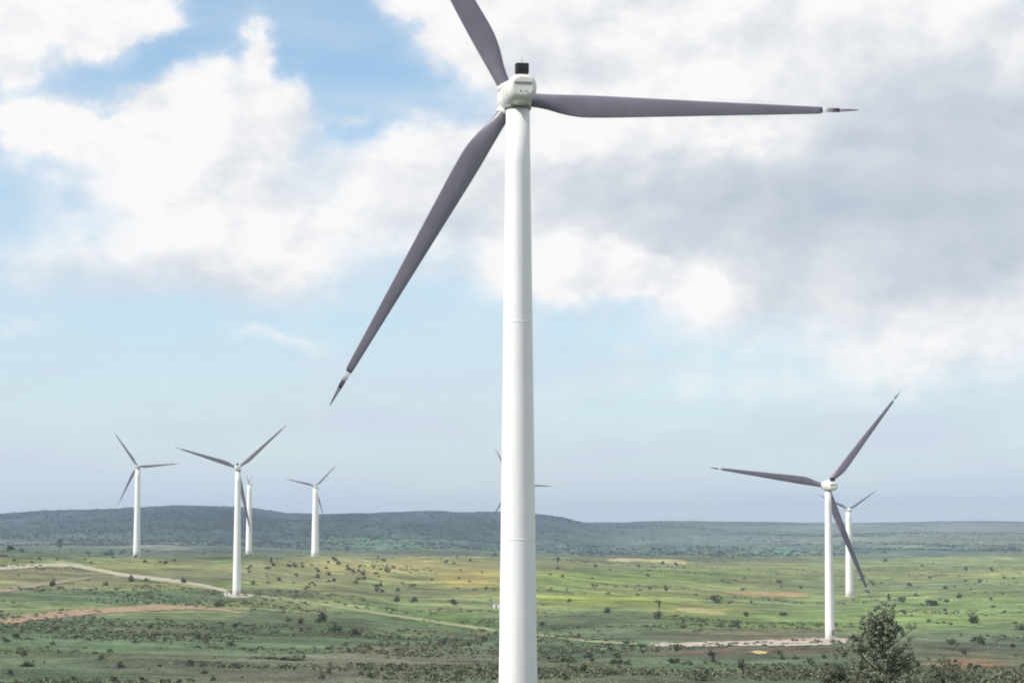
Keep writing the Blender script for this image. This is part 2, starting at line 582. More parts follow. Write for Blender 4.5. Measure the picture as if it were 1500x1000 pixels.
def ground_material():
    mt = bpy.data.materials.new('ground_cover')
    mt.use_nodes = True
    t = NT(mt.node_tree)
    b = mt.node_tree.nodes['Principled BSDF']
    b.inputs['Roughness'].default_value = 0.95
    b.inputs['Specular IOR Level'].default_value = 0.1
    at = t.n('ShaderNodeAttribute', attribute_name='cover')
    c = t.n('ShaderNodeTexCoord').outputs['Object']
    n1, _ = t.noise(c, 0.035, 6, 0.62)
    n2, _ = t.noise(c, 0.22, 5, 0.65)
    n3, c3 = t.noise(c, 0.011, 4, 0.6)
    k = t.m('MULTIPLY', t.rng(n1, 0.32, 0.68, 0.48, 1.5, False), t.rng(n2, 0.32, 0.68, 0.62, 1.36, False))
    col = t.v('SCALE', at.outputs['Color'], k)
    # patches of dry stems and of bare reddish earth
    dry = t.rng(n3, 0.50, 0.72, 0.0, 0.55)
    col = t.mix(dry, col, t.mix(1.0, col, (1.30, 1.02, 0.80), 'MULTIPLY'))
    lush = t.rng(t.noise(c, 0.017, 4, 0.6)[0], 0.52, 0.72, 0.0, 0.6)
    col = t.mix(lush, col, t.mix(1.0, col, (0.72, 0.98, 0.66), 'MULTIPLY'))
    t.put(b.inputs['Base Color'], col)
    bn = t.n('ShaderNodeBump')
    bn.inputs['Strength'].default_value = 0.7
    bn.inputs['Distance'].default_value = 0.8
    t.put(bn.inputs['Height'], n2)
    t.put(b.inputs['Normal'], bn.outputs[0])
    return mt


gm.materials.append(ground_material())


# ------------------------------------------------------------------ tracks, pads, fields
def ragged(mt, scale=0.16):
    """edges of a track or field break up into the grass (mesh attribute 'edge' is 0 on the rim, 1 inside)"""
    t = NT(mt.node_tree)
    b = mt.node_tree.nodes['Principled BSDF']
    o = [n for n in mt.node_tree.nodes if n.type == 'OUTPUT_MATERIAL'][0]
    c = t.n('ShaderNodeTexCoord').outputs['Object']
    e = t.n('ShaderNodeAttribute', attribute_name='edge').outputs['Fac']
    nf, _ = t.noise(c, scale, 5, 0.65)
    k = t.rng(t.m('ADD', e, t.m('MULTIPLY', t.m('SUBTRACT', nf, 0.5), 1.5)), 0.18, 0.52)
    tr = t.n('ShaderNodeBsdfTransparent')
    mx = t.n('ShaderNodeMixShader')
    t.put(mx.inputs[0], k)
    mt.node_tree.links.new(tr.outputs[0], mx.inputs[1])
    mt.node_tree.links.new(b.outputs[0], mx.inputs[2])
    mt.node_tree.links.new(mx.outputs[0], o.inputs['Surface'])
    return mt


def sheet(name, rows, material, lift, label):
    """rows: list of point lists of equal length (photo pixels) laid on the ground"""
    vs, fs, ed = [], [], []
    n = len(rows[0])
    for i, r in enumerate(rows):
        for j, p in enumerate(r):
            vs.append(gpt(p[0], p[1], lift))
            ed.append(min(1.0, 1.6 * min(j, n - 1 - j) / (n - 1) * 2, min(i, len(rows) - 1 - i) / 2.0))
    for i in range(len(rows) - 1):
        for j in range(n - 1):
            a = i * n + j
            fs.append((a, a + 1, a + n + 1, a + n))
    me = mesh(name, vs, fs, True)
    at_ = me.attributes.new('edge', 'FLOAT', 'POINT')
    at_.data.foreach_set('value', ed)
    o = link(name, me, material)
    tag(o, label=label, kind='structure')
    return o


def strip(name, pts, material, label, lift=0.25, step=6.0, seed=0):
    """pts: (x, y, half height in px)"""
    rng = random.Random(seed)
    xs = np.array([p[0] for p in pts], float)
    n = max(4, int(abs(xs[-1] - xs[0]) / step))
    X = np.linspace(xs[0], xs[-1], n)
    o = np.argsort(xs)
    Y = np.interp(X, xs[o], np.array([p[1] for p in pts], float)[o])
    Hh = np.interp(X, xs[o], np.array([p[2] for p in pts], float)[o])
    ker = np.ones(5) / 5
    Y = np.convolve(np.pad(Y, 2, mode='edge'), ker, 'valid')
    rows = []
    for x, y, h in zip(X, Y, Hh):
        h1 = h * rng.uniform(0.75, 1.2)
        h2 = h * rng.uniform(0.75, 1.2)
        rows.append([(x, y - h1 * 1.35), (x, y - 0.6 * h), (x, y), (x, y + 0.6 * h), (x, y + h2 * 1.35)])
    return sheet(name, rows, material, lift, label)


M_PALE = ragged(mat('pale_gravel', (0.40, 0.37, 0.27), 0.95, 0.1, 0.25, 0.12))
M_GRASSY = ragged(mat('grassy_track', (0.25, 0.27, 0.15), 0.95, 0.1, 0.25, 0.12))
M_RED = ragged(mat('red_earth', (0.31, 0.225, 0.15), 0.95, 0.1, 0.30, 0.10))
M_PADM = ragged(mat('pad_gravel', (0.42, 0.36, 0.30), 0.95, 0.1, 0.4, 0.08))
M_OCHRE = ragged(mat('ochre_stubble', (0.34, 0.25, 0.115), 0.95, 0.1, 0.3, 0.05))
M_YEL = ragged(mat('yellow_crop', (0.42, 0.36, 0.17), 0.95, 0.1, 0.25, 0.03))

strip('gravel_track', [(-30, 834, 3), (40, 829, 3), (80, 827, 2.8), (110, 828, 2.6), (150, 836, 2.6), (185, 843, 2.8), (230, 848, 2.8), (265, 852, 2.6), (300, 858, 2.4), (338, 867, 2.4)],
      M_PALE, 'pale gravel track along the left ridge down to a turbine', seed=1)
strip('farm_track', [(-30, 870, 2.5), (20, 863, 2.4), (60, 856, 2.2), (110, 849, 2.0), (140, 845, 1.2)],
      ragged(mat('worn_earth_track', (0.27, 0.235, 0.165), 0.95, 0.1, 0.35, 0.1)), 'brownish lower track branching off the pale gravel track at left', seed=2)
strip('grass_track', [(372, 872, 1.8), (400, 875, 2), (450, 882, 2.2), (520, 893, 2.3), (600, 905, 2.3), (680, 917, 2.2), (735, 925, 2.2), (800, 932, 2), (870, 940, 1.8), (945, 944, 1.6)],
      M_GRASSY, 'pale grassy track slanting across the valley behind the tall tower', seed=3)
strip('dirt_road', [(-30, 913, 5), (0, 910, 5.5), (50, 904, 5), (110, 898, 4.6), (170, 893, 4.2), (230, 890, 4), (290, 890, 2.6), (330, 894, 1.6), (360, 899, 1.0)],
      M_RED, 'reddish dirt road curving through green fields at lower left', seed=4)
strip('turbine_pad', [(945, 945, 2.2), (990, 945, 3), (1060, 943, 3.2), (1120, 942, 4), (1170, 940.5, 5), (1215, 939, 5), (1246, 938, 3.5)],
      M_PADM, 'pale pinkish gravel pad under the right turbine', seed=5)
strip('turbine_pad', [(322, 871, 1.5), (345, 873, 3.0), (362, 873, 2.6), (376, 872, 1.2)],
      M_PALE, 'small pale gravel pad under the turbine on the left track', lift=0.32, step=4, seed=6)
strip('stubble_field', [(1055, 867, 1), (1080, 868, 2.5), (1120, 870, 3.6), (1165, 871, 4.2), (1190, 872, 2.5)],
      M_OCHRE, 'narrow orange stubble field left of the right turbine', seed=7)
strip('crop_field', [(885, 820, 1), (910, 820, 2.6), (950, 821, 3), (990, 822, 2.6), (1010, 825, 3)],
      M_YEL, 'thin yellow crop field on the far plain', seed=8)
strip('crop_field', [(985, 893, 1), (1000, 893, 3.5), (1030, 895, 4.5), (1055, 898, 2.5), (1070, 900, 1)],
      ragged(mat('straw_grass', (0.33, 0.30, 0.14), 0.95, 0.1, 0.3, 0.06)), 'straw coloured grass patch in the middle of the right plain', seed=9)
strip('bare_field', [(1095, 955, 1), (1110, 956, 2.5), (1130, 957, 2)],
      M_YEL, 'small yellowish patch below the right turbine pad', seed=10)


# ------------------------------------------------------------------ wind turbines
def ring(center, a, b, ra, rb, n):
    return [center + a * (ra * math.cos(2 * math.pi * k / n)) + b * (rb * math.sin(2 * math.pi * k / n)) for k in range(n)]


def loft(name, rings, material, parent, smooth=True, cap=True):
    n = len(rings[0])
    vs = [v for r in rings for v in r]
    fs = []
    for i in range(len(rings) - 1):
        for k in range(n):
            k2 = (k + 1) % n
            fs.append((i * n + k, i * n + k2, (i + 1) * n + k2, (i + 1) * n + k))
    if cap:
        fs.append(tuple(reversed(range(n))))
        fs.append(tuple((len(rings) - 1) * n + k for k in range(n)))
    me = mesh(name, vs, fs)
    if smooth:
        me.polygons.foreach_set('use_smooth', [len(p.vertices) == 4 for p in me.polygons])
    return link(name, me, material, parent)


def box(name, center, ax, ay, az_, sx, sy_, sz, material, parent, bev=0.12):
    """chamfered box, half sizes sx sy sz along the axes"""
    vs = []
    rings = []
    for h, k in ((-1, 1 - bev), (-1 + bev, 1), (1 - bev, 1), (1, 1 - bev)):
        c = center + az_ * (sz * h)
        a, b = sx * k, sy_ * k
        ca_, cb = a * (1 - bev), b * (1 - bev)
        rings.append([c + ax * p + ay * q for p, q in ((a, -cb), (a, cb), (ca_, b), (-ca_, b), (-a, cb), (-a, -cb), (-ca_, -b), (ca_, -b))])
    return loft(name, rings, material, parent, smooth=False)


CH = [(0.9, 1.55, 1.0), (2.2, 1.55, 1.0), (3.6, 1.75, 0.75), (5.4, 2.25, 0.45), (7.6, 2.62, 0.30), (10.0, 2.60, 0.25), (14.0, 2.32, 0.22),
      (19.5, 1.92, 0.20), (25.0, 1.52, 0.18), (30.5, 1.15, 0.17), (35.3, 0.84, 0.16), (35.8, 0.62, 0.16)]
_cr = np.array(CH)
_rs2 = np.concatenate([np.linspace(0.9, 14, 22), np.linspace(15, 35.3, 16)])


def _smooth(xs, ys, x):
    m_ = np.gradient(ys, xs)
    i = np.clip(np.searchsorted(xs, x) - 1, 0, len(xs) - 2)
    h = xs[i + 1] - xs[i]
    t = (x - xs[i]) / h
    return ((2 * t**3 - 3 * t**2 + 1) * ys[i] + (t**3 - 2 * t**2 + t) * h * m_[i] + (-2 * t**3 + 3 * t**2) * ys[i + 1] + (t**3 - t**2) * h * m_[i + 1])


CH = [(float(r), float(_smooth(_cr[:-1, 0], _cr[:-1, 1], r)), float(_smooth(_cr[:-1, 0], _cr[:-1, 2], r))) for r in _rs2] + [(35.8, 0.66, 0.16)]
TIP = [(35.8, 0.56, 0.16), (36.9, 0.48, 0.16), (37.8, 0.42, 0.16), (40.0, 0.08, 0.2)]


def section(chord, th, n=18):
    """airfoil-like outline in chord/thickness plane, pitch axis at 0.30 chord (0.5 for the round root)"""
    pts = []
    rnd = max(0.0, (th - 0.3) / 0.7)
    ax = 0.30 + 0.20 * rnd
    for k in range(n):
        t_ = 2 * math.pi * k / n
        u = 0.5 + 0.5 * math.cos(t_)          # 1 = trailing, 0 = leading
        w_ = math.sin(t_)
        foil = th * 1.25 * (math.sqrt(max(u, 0)) * (1 - u) * 1.9 + 0.02)
        yy = (w_ * 0.5 * th) * rnd + (1 - rnd) * (foil * (0.5 if w_ > 0 else -0.4) if 1e-6 < abs(w_) else 0)
        pts.append(((ax - u) * chord, yy * chord))
    return pts


def turbine(label, base, hub, R, yaw, theta, tower_top_d, tower_base_d, detail=True, pitch=10, group='wind turbines across the farmland'):
    """base, hub: world points. yaw: degrees the rotor axis (pointing upwind, away from us) is turned to the left. theta: angle of one blade"""
    root = empty('wind_turbine', base)
    tag(root, label, 'wind turbine', group)
    s = R / 40.0
    Z = Vector((0, 0, 1))
    yw = R_(yaw)
    tilt = R_(2)
    A = Vector((-math.sin(yw) * math.cos(tilt), math.cos(yw) * math.cos(tilt), math.sin(tilt)))
    E1 = Vector((math.cos(yw), math.sin(yw), 0))
    E2 = E1.cross(A)
    if E2.z < 0:
        E2 = -E2
    X, Yv = Vector((1, 0, 0)), Vector((0, 1, 0))
    H = hub - base                                       # rotor centre, local
    off = 3.9 * s
    axis_pt = H - A * off                                 # over the tower
    top = Vector((0, 0, axis_pt.z - 1.75 * s))
    ht = top.z
    # tower: tapered cans with slim flange rings
    n = 40 if detail else 24
    prof = []
    cans = 3
    for i in range(cans):
        z0, z1 = ht * i / cans, ht * (i + 1) / cans
        d0 = tower_base_d + (tower_top_d - tower_base_d) * (z0 / ht)
        d1 = tower_base_d + (tower_top_d - tower_base_d) * (z1 / ht)
        for q in range(5):
            t_ = q / 4
            prof.append((z0 + (z1 - z0) * (0.002 + 0.996 * t_), (d0 + (d1 - d0) * t_) / 2))
    prof[0] = (-1.2, prof[0][1])
    rings = [ring(Z * z, X, Yv, r, r, n) for z, r in prof]
    tw = loft('tower', rings, M_TOWER, root)
    for i in range(1, cans):
        z0 = ht * i / cans
        r = (tower_base_d + (tower_top_d - tower_base_d) * (z0 / ht)) / 2 + 0.012
        loft('flange', [ring(Z * (z0 - 0.06), X, Yv, r, r, n), ring(Z * (z0 + 0.06), X, Yv, r, r, n)], M_TOWER, tw)
    r = tower_base_d / 2
    loft('foundation', [ring(Z * -1.6, X, Yv, r * 1.9, r * 1.9, 24), ring(Z * 0.25, X, Yv, r * 1.75, r * 1.75, 24)], M_CONC, root, smooth=False)
    da = R_(-60)
    dn = Vector((math.cos(da), math.sin(da), 0))
    dr = box('door', Z * 2.6 + dn * (r - 0.02), Vector((-dn.y, dn.x, 0)), Z, dn, 0.5, 1.1, 0.08, M_METAL, root, 0.05)
    # yaw ring
    rt = tower_top_d / 2
    loft('yaw_ring', [ring(top + Z * q, X, Yv, k, k, n) for q, k in ((-0.05, rt * 1.02), (0.0, rt * 1.12), (0.45 * s, rt * 1.12), (0.5 * s, rt * 0.98))], M_METAL, root)
    # nacelle: eight-sided shell
    secs = [(-4.6, 0.66, 0.62, 0.10), (-4.45, 0.84, 0.80, 0.06), (-4.1, 0.95, 0.93, 0.03), (-3.4, 0.99, 0.99, 0), (-2.6, 1.0, 1.0, 0), (1.6, 1.0, 1.0, 0), (2.5, 0.86, 0.86, 0), (2.75, 0.72, 0.72, 0)]
    wn, hn = 1.62 * s, 1.52 * s
    rr = []
    for t_, kw, kh, dz in secs:
        c = axis_pt + A * (t_ * s) + E2 * (dz * s)
        a, b = wn * kw, hn * kh
        sec = []
        for q in range(28):
            t2 = 2 * math.pi * (q + 0.5) / 28
            cq, sq = math.cos(t2), math.sin(t2)
            ex = 2 / 2.5
            sec.append(c + E1 * (a * math.copysign(abs(cq) ** ex, cq)) + E2 * (b * math.copysign(abs(sq) ** ex, sq)))
        rr.append(sec)
    nac = loft('nacelle', rr, M_SHELL, root)
    if detail:
        for t_ in (-2.6, -0.6):
            sr = []
            for dt in (-0.05, 0.05):
                i_ = rr[4]
                c0_ = axis_pt + A * (-2.6 * s)
                sr.append([c0_ + (v - c0_) * 1.008 + A * ((t_ + 2.6 + dt) * s) for v in i_])
            loft('panel_seam', sr, M_METAL, nac, cap=False)
    rear = axis_pt - A * (4.62 * s)
    if detail:
        for q in (-0.5, 0.5):
            box('vent', rear + E1 * (q * 0.98 * s) + E2 * (0.44 * s), E1, E2, A, 0.47 * s, 0.10 * s, 0.05 * s, M_METAL, nac, 0.05)
        for q in (-0.3, 0.3):
            box('rear_lamp', rear + E1 * (q * s) + E2 * (-0.45 * s), E1, E2, A, 0.07 * s, 0.07 * s, 0.05 * s, M_METAL, nac, 0.2)
    cb = axis_pt - A * (3.5 * s) + E2 * (hn + 0.62 * s)
    cool = box('cooler', cb, E1, E2, A, 0.72 * s, 0.58 * s, 0.45 * s, M_BLACK, root, 0.14)
    if detail:
        for q in (-0.38, 0.38):
            loft('fan_housing', [ring(cb - A * (0.47 * s) + E1 * (q * s), E1, E2, 0.26 * s, 0.26 * s, 14), ring(cb - A * (0.53 * s) + E1 * (q * s), E1, E2, 0.22 * s, 0.22 * s, 14)], M_BLACK, cool)
        m0 = cb + E2 * (0.5 * s)
        loft('wind_vane_mast', [ring(m0, E1, A, 0.045 * s, 0.045 * s, 8), ring(m0 + E2 * (0.75 * s), E1, A, 0.03 * s, 0.03 * s, 8)], M_METAL, cool)
    # hub and nose
    hb = [(-1.15, 1.25), (-0.9, 1.62), (0.0, 1.72), (0.9, 1.55), (1.6, 1.05), (2.05, 0.45), (2.15, 0.1)]
    hubo = loft('hub', [ring(H + A * (t_ * s), E1, E2, q * s, q * s, 24) for t_, q in hb], M_SHELL, root)
    # blades
    for k in range(3):
        th = R_(theta + 120 * k)
        S = E1 * math.cos(th) + E2 * math.sin(th)
        Lc = -E1 * math.sin(th) + E2 * math.cos(th)       # towards the leading edge

        def sec_ring(r_, chord, tk, extra=0.0):
            tw_ = R_(pitch * max(0.0, 1 - r_ / 30.0) + 2)
            c1 = Lc * math.cos(tw_) + A * math.sin(tw_)
            c2 = A * math.cos(tw_) - Lc * math.sin(tw_)
            bend = -A * (0.9 * (r_ / 40.0) ** 2 * s)       # slight flap bend downwind
            return [H + S * (r_ * s) + bend + c1 * (p * s) + c2 * (q * s) for p, q in section(chord, tk)]

        bl = loft('blade', [sec_ring(*c_) for c_ in CH], M_BLADE, root)
        loft('root_collar', [ring(H + S * (q * s), Lc, A, k_ * s, k_ * s, 20) for q, k_ in ((1.3, 0.84), (1.35, 0.92), (2.0, 0.92), (2.05, 0.84))], M_SHELL, bl)
        loft('tip_band', [sec_ring(*TIP[0]), sec_ring(*TIP[1])], M_TIPW, bl)
        loft('tip_stripe', [sec_ring(36.9, 0.52, 0.17), sec_ring(37.8, 0.46, 0.17)], M_TIPR, bl)
        loft('tip', [sec_ring(*TIP[2]), sec_ring(39.0, 0.26, 0.17), sec_ring(*TIP[3])], M_BLADE, bl)
    return root


def at(px, py, Y):
    u, w_ = ray(px, py)
    return Vector((u * Y, Y, EYE + w_ * Y))


def stand(px, Y):
    u, _ = ray(px, HZ)
    return Vector((u * Y, Y, float(height(u * Y, Y))))


# the near turbine
D0 = 233.0
b0 = stand(758.8, D0)
hub0 = at(750.5, 146, D0 + 3.9)
turbine('tall white turbine in the middle of the picture, nearest and cut off at its foot', b0, hub0, 41.7, 8, 359.7, 2.72, 4.55)
# others: foot pixel, hub pixel, distance, blade length in px, yaw, theta, label
FAR = [
    (1213.5, (1211, 711), 750, 178, 6, 51.6, 14, 'white turbine on the pale gravel pad at the right'),
    (1243, (1243, 746), 2100, 52, 6, 34, 12, 'small white turbine just behind the one on the gravel pad'),
    (348, (348.5, 685), 1237, 97, 6, 42, 12, 'white turbine beside the pale track, largest of those on the left ridge'),
    (201, (201, 683), 1950, 62, 6, 4.4, 10.5, 'leftmost white turbine standing on the crest of the left ridge'),
    (365, (364.5, 708), 2080, 30, 86, 30, 9.5, 'white turbine turned sideways, hidden close behind the one by the track'),
    (462, (462, 712), 2440, 46, 6, 46, 11.5, 'small white turbine on the ridge between the track turbine and the tall tower'),
    (754, (752, 709), 2000, 60, 6, 357.5, 10, 'turbine hidden behind the tall tower with only two blade ends showing'),
]
for fx, hp, Y, rpx, yaw, th, wpx, lab in FAR:
    b = stand(fx, Y)
    hb = at(hp[0], hp[1], Y + 3.0)
    w_m = wpx * Y / F
    turbine(lab, b, hb, rpx * Y / F, yaw, th, w_m * 0.66, w_m * 1.0, detail=Y < 1500)


# transformer kiosks by the towers
def kiosk(px, py, wpx, label):
    p = gpt(px, py)
    root = empty('transformer_kiosk', p)
    tag(root, label, 'kiosk')
    s = wpx * p.y / F / 2
    X, Yv, Z = Vector((1, 0, 0)), Vector((0, 1, 0)), Vector((0, 0, 1))
    box('wall', Z * (s * 0.55), X, Yv, Z, s, s * 0.7, s * 0.75, M_TOWER, root, 0.04)
    box('roof', Z * (s * 1.42), X, Yv, Z, s * 1.1, s * 0.8, s * 0.12, M_CONC, root, 0.1)
    box('door', Z * (s * 0.5) - Yv * (s * 0.71), X, Z, Yv, s * 0.3, s * 0.55, s * 0.03, M_METAL, root, 0.05)


kiosk(333, 873, 8, 'small white transformer kiosk beside the turbine on the left track')
kiosk(727, 890, 9, 'small white kiosk just left of the tall tower foot')


# ------------------------------------------------------------------ vegetation
def leaf_cloud(rng, clumps, per, size, squash=1.0):
    """quads scattered through lumpy clumps; clumps: (centre, radius)"""
    vs, fs = [], []
    for c, r in clumps:
        for _ in range(per):
            d = Vector((rng.gauss(0, 1), rng.gauss(0, 1), rng.gauss(0, 1))).normalized()
            p = c + d * (r * rng.uniform(0.35, 1.0) ** 0.6)
            p.z = max(p.z, 0.01)
            nrm = (d + Vector((rng.gauss(0, .5), rng.gauss(0, .5), rng.gauss(0.3, .5)))).normalized()
            t1 = nrm.orthogonal().normalized()
            t2 = nrm.cross(t1)
            a_ = rng.uniform(0, math.pi)
            u = (t1 * math.cos(a_) + t2 * math.sin(a_)) * size * rng.uniform(0.6, 1.3)
            w_ = (t2 * math.cos(a_) - t1 * math.sin(a_)) * size * rng.uniform(0.35, 0.8)
            k = len(vs)
            vs += [p - u, p - w_ + u * 0.2, p + u, p + w_ - u * 0.1]
            fs.append((k, k + 1, k + 2, k + 3))
    return vs, fs


def bush_mesh(seed, tall=0.8):
    """unit bush: about 1 wide, tall high"""
    rng = random.Random(seed)
    cl = []
    for _ in range(11):
        a_ = rng.uniform(0, 2 * math.pi)
        q = rng.uniform(0, 0.36)
        h = rng.uniform(0.14, tall * 0.78) * (1 - q * 0.9)
        cl.append((Vector((q * math.cos(a_), q * math.sin(a_), h)), rng.uniform(0.10, 0.19)))
    cl.append((Vector((0, 0, tall * 0.4)), 0.24))
    vs, fs = leaf_cloud(rng, cl, 26, 0.062)
    return mesh('foliage', vs, fs)


def branch(vs, fs, p, q, r0, r1, n=6):
    d = (q - p).normalized()
    a = d.orthogonal().normalized()
    b = d.cross(a)
    k = len(vs)
    for c, r in ((p, r0), (q, r1)):
        for i in range(n):
            t_ = 2 * math.pi * i / n
            vs.append(c + a * (r * math.cos(t_)) + b * (r * math.sin(t_)))
    for i in range(n):
        j = (i + 1) % n
        fs.append((k + i, k + j, k + n + j, k + n + i))


def trunk_mesh(seed, h, r, nb=5, spread=0.3):
    rng = random.Random(seed)
    vs, fs = [], []
    p = Vector((0, 0, -0.05 * h))
    segs = 5
    pts = [p]
    for i in range(segs):
        p = p + Vector((rng.gauss(0, 0.02) * h, rng.gauss(0, 0.02) * h, h * 0.8 / segs))
        pts.append(p)
    for i in range(segs):
        branch(vs, fs, pts[i], pts[i + 1], r * (1 - i / segs * 0.8), r * (1 - (i + 1) / segs * 0.8), 8)
    for i in range(nb):
        k = rng.randint(1, segs - 1)
        a_ = rng.uniform(0, 2 * math.pi)
        e = pts[k] + Vector((math.cos(a_) * spread * h, math.sin(a_) * spread * h, rng.uniform(0.08, 0.22) * h))
        branch(vs, fs, pts[k], e, r * 0.4, r * 0.1, 5)
    return mesh('trunk', vs, fs, True)


BUSHES = [bush_mesh(100 + i, 0.62 + 0.1 * (i % 4)) for i in range(7)]
for i, me in enumerate(BUSHES):
    me.materials.append(M_LEAF if i % 3 else M_LEAF2)
TREE_CROWNS, TREE_TRUNKS = [], []
for i in range(4):
    rng = random.Random(300 + i)
    cl = []
    for _ in range(12):
        a_ = rng.uniform(0, 2 * math.pi)
        h = rng.uniform(0.35, 0.92)
        q = rng.uniform(0.02, 0.30) * (1.25 - h)
        cl.append((Vector((q * math.cos(a_), q * math.sin(a_), h)), rng.uniform(0.09, 0.15)))
    vs, fs = leaf_cloud(rng, cl, 26, 0.055)
    me = mesh('crown', vs, fs)
    me.materials.append(M_LEAF)
    TREE_CROWNS.append(me)
    me = trunk_mesh(400 + i, 0.9, 0.03, 5, 0.2)
    me.materials.append(M_BARK)
    TREE_TRUNKS.append(me)

vrng = random.Random(21)


def put_bush(px, py, wpx, label, group, flat=1.0):
    p = gpt(px, py)
    s = max(0.8, wpx * p.y / F)
    o = bpy.data.objects.new('bush', vrng.choice(BUSHES))
    COL.objects.link(o)
    o.location = p - Vector((0, 0, 0.03 * s))
    o.scale = (s, s * vrng.uniform(0.8, 1.1), s * flat)
    o.rotation_euler.z = vrng.uniform(0, 6.28)
    tag(o, label, 'bush', group)
    return o


def put_tree(px, py, hpx, label, group):
    p = gpt(px, py)
    s = hpx * p.y / F
    root = empty('tree', p)
    root.scale = (s, s, s)
    root.rotation_euler.z = vrng.uniform(0, 6.28)
    tag(root, label, 'tree', group)
    k = vrng.randrange(4)
    for nm, me in (('trunk', TREE_TRUNKS[k]), ('crown', TREE_CROWNS[k])):
        c = bpy.data.objects.new(nm, me)
        COL.objects.link(c)
        c.parent = root
    return root


G = 'single bushes that stand out on the land'
NAMED = [
    (160, 813, 26, 0.6, 'wide dark bush on the ridge crest left of the leftmost turbine'),
    (15, 806, 22, 0.7, 'dark bush on the ridge crest at the left picture edge'),
    (192, 852, 15, 1.1, 'dark round bush on the pale track below the leftmost turbine'),
    (78, 858, 17, 1.1, 'dark bush between the two pale tracks at far left'),
    (155, 857, 13, 1.0, 'dark bush on the green slope below the pale track'),
    (213, 852, 14, 0.7, 'low bush on the lower edge of the pale track'),
    (268, 853, 14, 1.0, 'dark bush where the pale track bends towards the turbine'),
    (318, 889, 22, 0.6, 'wide dark bush just below the turbine on the left track'),
    (345, 920, 15, 0.9, 'lone bush in the green field right of the dirt road end'),
    (220, 919, 15, 0.8, 'small bush in the field below the dirt road'),
    (148, 966, 15, 0.8, 'bush in the lower left green field, nearest to the dirt road'),
    (40, 976, 34, 0.45, 'long low bush at the lower left picture edge'),
    (278, 974, 18, 0.8, 'dark bush in the brown heath at lower left'),
    (472, 912, 24, 1.3, 'tall dark bush in the thicket left of the tall tower'),
    (492, 925, 30, 0.8, 'wide dark bush at the right end of the thicket'),
    (440, 914, 24, 0.7, 'dark bush in the middle of the thicket'),
    (422, 910, 15, 0.9, 'small bush at the left end of the thicket'),
    (520, 930, 26, 0.6, 'low bush on the slope right of the thicket'),
    (567, 838, 13, 1.1, 'small dark bush alone on the ochre slope'),
    (510, 835, 12, 0.9, 'small dark bush on the ochre slope below the ridge turbine'),
    (582, 881, 17, 1.0, 'left bush of the pair above the slanting grass track'),
    (607, 882, 17, 1.0, 'right bush of the pair above the slanting grass track'),
    (665, 886, 20, 0.8, 'bush on the slope nearest above the slanting grass track'),
    (650, 945, 26, 0.6, 'low dark bush below the grass track left of the tall tower'),
    (890, 897, 20, 0.9, 'dark round bush alone on the bright green field'),
    (965, 908, 22, 1.0, 'dark bush left of the straw coloured patch'),
    (795, 916, 12, 1.0, 'small dark bush touching the right side of the tall tower'),
    (1048, 882, 26, 0.9, 'blue green bush right of the straw coloured patch top'),
    (1092, 902, 18, 0.9, 'round bush above the gravel pad arm'),
    (1148, 902, 17, 0.7, 'bush on the plain left of the right turbine tower'),
    (1076, 918, 22, 0.7, 'wide bush just above the brown bank of the gravel pad'),
    (1001, 919, 14, 0.8, 'small bush between straw patch and gravel pad'),
    (918, 943, 17, 0.8, 'brownish bush at the end of the grass track'),
    (937, 948, 13, 0.9, 'bush at the left tip of the gravel pad'),
    (991, 953, 20, 0.9, 'dark bush on the lower edge of the gravel pad'),
    (1041, 960, 17, 0.9, 'bush below the middle of the gravel pad'),
    (988, 973, 26, 0.8, 'dark bush below the gravel pad, left of the low thicket'),
    (920, 973, 17, 0.8, 'small bush in the foreground scrub right of the tall tower'),
    (1025, 996, 60, 0.42, 'broad low thicket at the bottom edge right of the tower'),
    (1085, 980, 32, 0.8, 'dark bush in the foreground below the yellowish patch'),
    (1322, 883, 22, 0.9, 'dark bush on the plain above the big tree'),
    (1366, 886, 34, 0.5, 'long low bush on the plain right of the big tree top'),
    (1325, 900, 12, 0.9, 'small bush right above the big tree'),
    (1424, 912, 24, 1.1, 'dark bush on the plain near the right picture edge'),
    (1396, 944, 28, 0.55, 'low dark bush right of the big tree'),
    (1437, 945, 17, 1.5, 'narrow upright bush right of the low dark one'),
    (1496, 922, 20, 0.9, 'bush cut by the right picture edge'),
    (400, 965, 120, 0.13, 'long dark hedge-like thicket in the left foreground'),
    (825, 968, 70, 0.3, 'dark thicket in the foreground just right of the tall tower'),
]
for x, y, w_, fl, lab in NAMED:
    put_bush(x, y, w_, lab, G, fl)
for x, y, h, lab in [(87, 808, 20, 'small upright tree on the ridge crest at the left'),
                     (1302, 880, 12, 'small tree behind the big tree top on the plain'),
                     (508, 812, 13, 'small tree on the skyline of the ochre slope'),
                     (966, 893, 14, 'small tree on the bright green field near the straw patch'),
                     (817, 829, 14, 'small tree on the far plain beside the tall tower'),
                     (975, 868, 12, 'small tree in the green field above the straw patch')]:
    put_tree(x, y, h, lab, 'small trees on the land')

# the many look-alike small bushes, by the ground they grow on
def ordinal(k):
    return str(k) + ('th' if 10 <= k % 100 <= 20 else {1: 'st', 2: 'nd', 3: 'rd'}.get(k % 10, 'th'))


